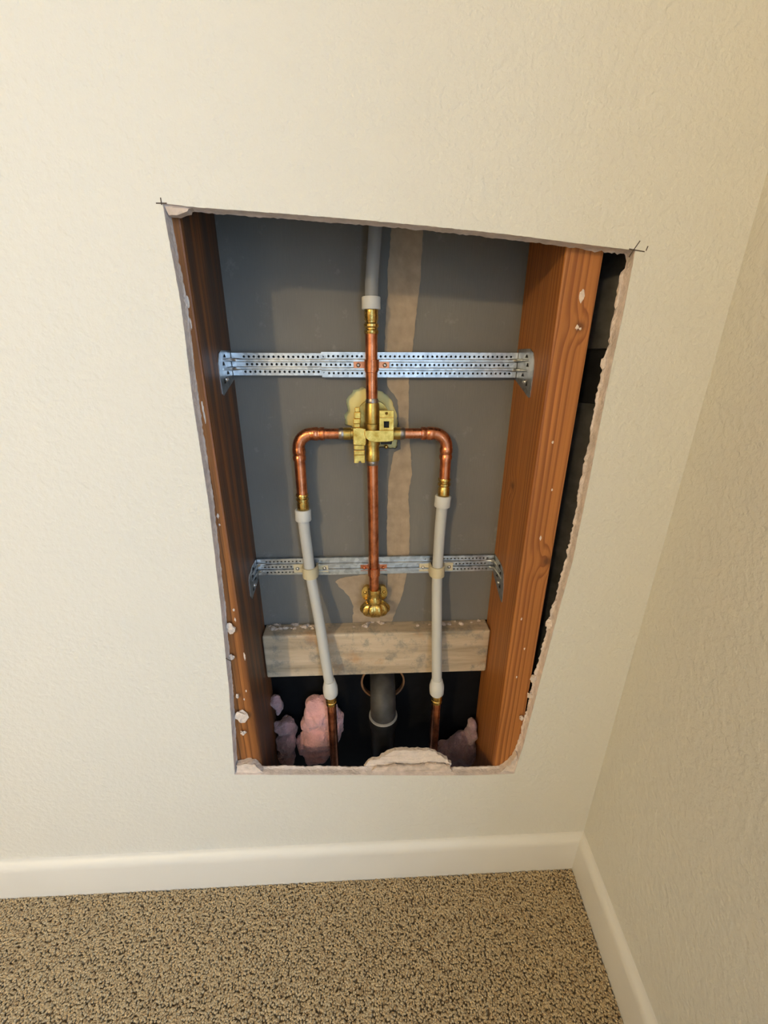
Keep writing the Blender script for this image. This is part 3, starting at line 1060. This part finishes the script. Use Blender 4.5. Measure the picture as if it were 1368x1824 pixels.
for path, side, zc in ((PEXL, 'left', .650), (PEXR, 'right', .668)):
    t = thing('plastic_tube', path[-1], 'white plastic tube hanging from the %s copper elbow down across the wooden block' % side, 'tube', G_PEX)
    MB().sweep(smooth_path(path), RP, 24).build('tube', M_PEXW, t, 60)
    q = path[0]
    collar((q[0], q[1], q[2] + .001), Vector(path[1]) - Vector(q), .0165, .0113, t)
    e, e2 = Vector(path[-1]), Vector(path[-2])
    ln = .030
    prof = [(0, RP * .9), (0, .0100), (.002, .0112), (.010, .0116), (.017, .0114), (.024, .0098), (ln, .0084)]
    MB().lathe(e, (e2 - e), prof, 28).build('collar', M_RING, t, 50)

for (xx_, zt, side) in ((.1068, .350, 'left'), (.2758, .346, 'right')):
    o = thing('copper_pipe', (xx_, .06, 0), 'copper riser pipe ' + ('in front of the pink insulation' if side == 'left' else 'between the black drain pipe and the right stud'), 'pipe', G_COP)
    MB().lathe((xx_, .06, 0.0), (0, 0, 1), [(0, RC), (zt - .012, RC)], 24).build('pipe', M_COPPER, o, 35)
    MB().lathe((xx_, .06, zt - .018), (0, 0, 1), [(0, RC * 1.02), (.001, RC * 1.18), (.006, RC * 1.18), (.007, RC * 1.05), (.009, RC * 1.05), (.010, RC * 1.22), (.015, RC * 1.25), (.0175, RC * 1.2)], 24).build('brass_adapter', M_BRASS, o, 35)

# tub spout drop and its brass drop-ear fitting
o = thing('copper_pipe', (.1762, YP, .52), 'long straight copper pipe from the shower valve down to the spout fitting', 'pipe', G_COP)
MB().sweep([(.1757, YP, .724), (.1764, YP, .62), (.1768, YP, .512)], RC, 24).build('pipe', M_COPPER, o, 40)

ZS = 0.500
sp = thing('spout_fitting', (.1775, YP, .470), 'shiny brass drop-ear elbow at the bottom of the long copper pipe', 'fitting')
MB().lathe((.1772, YP, .496), (0, 0, 1), [(0, .0085), (0, .0112), (.004, .0120), (.009, .0112), (.012, .0095), (.017, .0100), (.022, .0108), (.025, .0104), (.0255, .0080)], 28).build('socket', M_BRASS, sp, 40)
for s in (-1, 1):
    ear = []
    for i in range(20):
        a = 2 * math.pi * i / 20
        ear.append((.1775 + s * .0115 + .0085 * math.cos(a), .5090 + .0125 * math.sin(a)))
    MB().slab(ear, .1015, .1075, [[(.1775 + s * .0145 + .0022 * math.cos(-a * .785), .511 + .0022 * math.sin(-a * .785)) for a in range(8)]]).build('ear', M_BRASS, sp)
    screw('ear_screw', (.1775 + s * .0145, .1015, .511), (0, -1, 0), .0024, sp, M_BRASS)
# lobed elbow body
bv, bf = [], []
NL, NR = 48, 14
for i in range(NR):
    f = i / (NR - 1)
    a = math.pi * (f - .5)
    for k in range(NL):
        th = 2 * math.pi * k / NL
        lob = 1 + .09 * math.cos(10 * th) * math.cos(a) ** .5 if abs(math.cos(a)) > 1e-6 else 1
        rr_ = .0215 * (abs(math.cos(a)) ** .55) * lob
        bv.append((.1780 + rr_ * math.cos(th), .0935 + rr_ * .62 * math.sin(th), .4870 + .0125 * math.sin(a)))
for i in range(NR - 1):
    for k in range(NL):
        k2 = (k + 1) % NL
        bf.append((i * NL + k, i * NL + k2, (i + 1) * NL + k2, (i + 1) * NL + k))
MB().add(bv, bf).build('elbow_body', M_BRASS, sp, 50)
MB().lathe((.1780, .0935, .487), (0, 1, 0), [(0, .012), (.022, .012), (.0225, .0145), (.025, .0145)], 24).build('spout_nipple', M_BRASS, sp, 40)

# ------------------------------------------------------------------ shower valve
sv = thing('shower_valve', (XV, YP, ZH), 'brass shower mixing valve in the middle of the opening', 'valve')
MB().lathe((.1757, YP, .7195), (0, 0, 1), [(0, .0078), (.001, .0094), (.013, .0094), (.014, .0088), (.022, .0088), (.0225, .0105), (.050, .0105), (.0505, .0092), (.0745, .0092), (.0760, .0085), (.0762, .0076)], 28).build('body', M_BRASSD, sv, 35)
MB().lathe((XV - .0380, YP, ZH), (1, 0, 0), [(0, .0070), (.0005, .0080), (.010, .0080), (.0105, .0072), (.014, .0072), (.0145, .0084), (.0615, .0084), (.062, .0072), (.0655, .0072), (.066, .0080), (.0755, .0080), (.076, .0070)], 24).build('side_port', M_BRASSD, sv, 35)
MB().lathe((.1768, .104, .776), (0, 1, 0), [(0, .0205), (.0, .0215), (.0185, .0215), (.0185, .019)], 40).build('cartridge_sleeve', M_BRASSD, sv, 40)
for (p, ax) in (((.1756, YP, .7945), (0, 0, 1)), ((.1757, YP, .7205), (0, 0, -1)), ((XV - .0370, YP, ZH), (-1, 0, 0)), ((XV + .0370, YP, ZH), (1, 0, 0))):
    MB().lathe(p, ax, [(0, .0080), (.002, .0086), (.0045, .0082), (.0065, .0074)], 20).build('solder_joint', M_SOLDER, sv, 60)
FY = .0835                                     # front of the stamped plates
bevelled(MB().slab([(.1509, .7650), (.1509, .7440), (.1660, .7425), (.1672, .7460), (.1672, .7640), (.1600, .7655)], FY, FY + .0022).build('left_plate', M_BRASSP, sv), .0005)
for (x0, x1, z0, z1, yo) in ((.1518, .1600, .7655, .7710, .002), (.1512, .1605, .7705, .7770, .0005), (.1525, .1610, .7765, .7850, .003), (.1535, .1600, .7840, .7905, .0055)):
    bevelled(MB().box(x0, x1, FY + yo, FY + yo + .003, z0, z1).build('upper_clip', M_BRASSP, sv), .001)
bevelled(MB().slab([(.1512, .7430), (.1512, .7365), (.1655, .7365), (.1655, .7425)], FY + .003, FY + .006).build('lower_clip', M_BRASSP, sv), .001)
bevelled(MB().box(.1512, .1655, FY + .0005, FY + .0030, .7300, .7365).build('lower_clip', M_BRASSP, sv), .001)
bevelled(MB().slab([(.1512, .7300), (.1512, .7190), (.1570, .7190), (.1580, .7215), (.1600, .7215), (.1608, .7190), (.1655, .7190), (.1655, .7300)], FY + .0025, FY + .005).build('lower_clip', M_BRASSP, sv), .0006)
hole8 = [(.1937 + .0017 * math.cos(-a * .785), .7835 + .0017 * math.sin(-a * .785)) for a in range(8)]
slot = [(.1905, .7655), (.1905, .7735), (.1970, .7735), (.1970, .7655)]
bevelled(MB().slab([(.1845, .7480), (.2030, .7480), (.2030, .7870), (.1845, .7870)], FY + .001, FY + .0030, [hole8, slot]).build('right_plate', M_BRASSP, sv), .0004)
MB().box(.1895, .1980, FY + .006, FY + .007, .7640, .7750).build('slot_shade', M_DARK, sv)  # black box set behind the slot to paint its shade
bevelled(MB().box(.1850, .2028, FY - .0012, FY + .0015, .7775, .7790).build('plate_fold', M_BRASSP, sv), .0005)
strap = [(.1655, .7625), (.1655, .7560), (.1680, .7520), (.1720, .7490), (.1780, .7475), (.1960, .7480), (.2030, .7490), (.2030, .7625)]
bevelled(MB().slab(strap, FY - .0020, FY + .0005).build('cross_strap', M_BRASSP, sv), .0006)
bevelled(MB().slab([(.1865, .7440), (.2005, .7440), (.2015, .7490), (.1855, .7490)], FY + .001, FY + .002).build('dark_stain', M_DARK, sv), .0003)
screw('valve_screw', (.1950, .1160, .7345), (0, -1, 0), .0030, sv, M_BRASS)
esc = []
for i in range(48):
    a = 2 * math.pi * i / 48
    esc.append((.176 + .062 * math.cos(a), .768 + .062 * math.sin(a)))
tp = MB().slab(esc, D + .0058, D + .0080).build('trim_plate', M_PLATE)
tag(tp, 'yellow trim plate showing through the ragged hole behind the valve', 'plate')

# ------------------------------------------------------------------ straps and clamps
def strap_clip(name, cx_, cz_, pipe_r, w, h, ear_y, mat, label, cat, group, screw_mat, thick=.0014, ylen=None):
    o = thing(name, (cx_, ear_y, cz_), label, cat, group)
    n = 20
    ro = pipe_r + thick
    out = []
    for i in range(n + 1):                      # half round over the pipe, open to the wall
        a = math.pi * i / n
        out.append((cx_ - ro * math.cos(a), YP - ro * math.sin(a)))
    inn = []
    for i in range(n + 1):
        a = math.pi * i / n
        inn.append((cx_ - pipe_r * math.cos(a), YP - pipe_r * math.sin(a)))
    out = [(cx_ - ro, ear_y)] + out + [(cx_ + ro, ear_y)]
    inn = [(cx_ - pipe_r, ear_y)] + inn + [(cx_ + pipe_r, ear_y)]
    z0, z1 = cz_ - h / 2, cz_ + h / 2
    k = len(out)
    vs = [(p[0], p[1], z0) for p in out] + [(p[0], p[1], z1) for p in out] + [(p[0], p[1], z0) for p in inn] + [(p[0], p[1], z1) for p in inn]
    fs = []
    for i in range(k - 1):
        fs += [(i, i + 1, k + i + 1, k + i), (2 * k + i, 3 * k + i, 3 * k + i + 1, 2 * k + i + 1), (i, 2 * k + i, 2 * k + i + 1, i + 1), (k + i, k + i + 1, 3 * k + i + 1, 3 * k + i)]
    MB().add(vs, fs).build('band', mat, o, 40)
    for s in (-1, 1):
        a, b = cx_ + s * pipe_r * .98, cx_ + s * w / 2
        bevelled(MB().box(min(a, b), max(a, b), ear_y - .0012, ear_y, z0 + h * .08, z1 - h * .08).build('ear', mat, o), .0004)
        screw('screw', (cx_ + s * (w / 2 - .0058), ear_y - .0012, cz_), (0, -1, 0), .0027, o, screw_mat)
    return o


strap_clip('pipe_strap', .1755, .8405, RC + .0003, .0450, .0125, .1060, M_COPPER, 'copper strap holding the pipe to the upper bracket', 'strap', 'copper pipe straps', M_SCREW)
strap_clip('pipe_strap', .1767, .5510, RC + .0003, .0400, .0130, .1075, M_COPPER, 'copper strap holding the centre pipe to the lower bracket', 'strap', 'copper pipe straps', M_COPPER)
for cx_, cz_, side in ((.0820, .5520, 'left'), (.2722, .5500, 'right')):
    strap_clip('tube_clamp', cx_, cz_, RP + .0006, .0520, .0165, .1075, M_CREAM, 'cream plastic clamp around the %s tube on the lower bracket' % side, 'clamp', 'cream tube clamps', M_SCREW, thick=.0030)
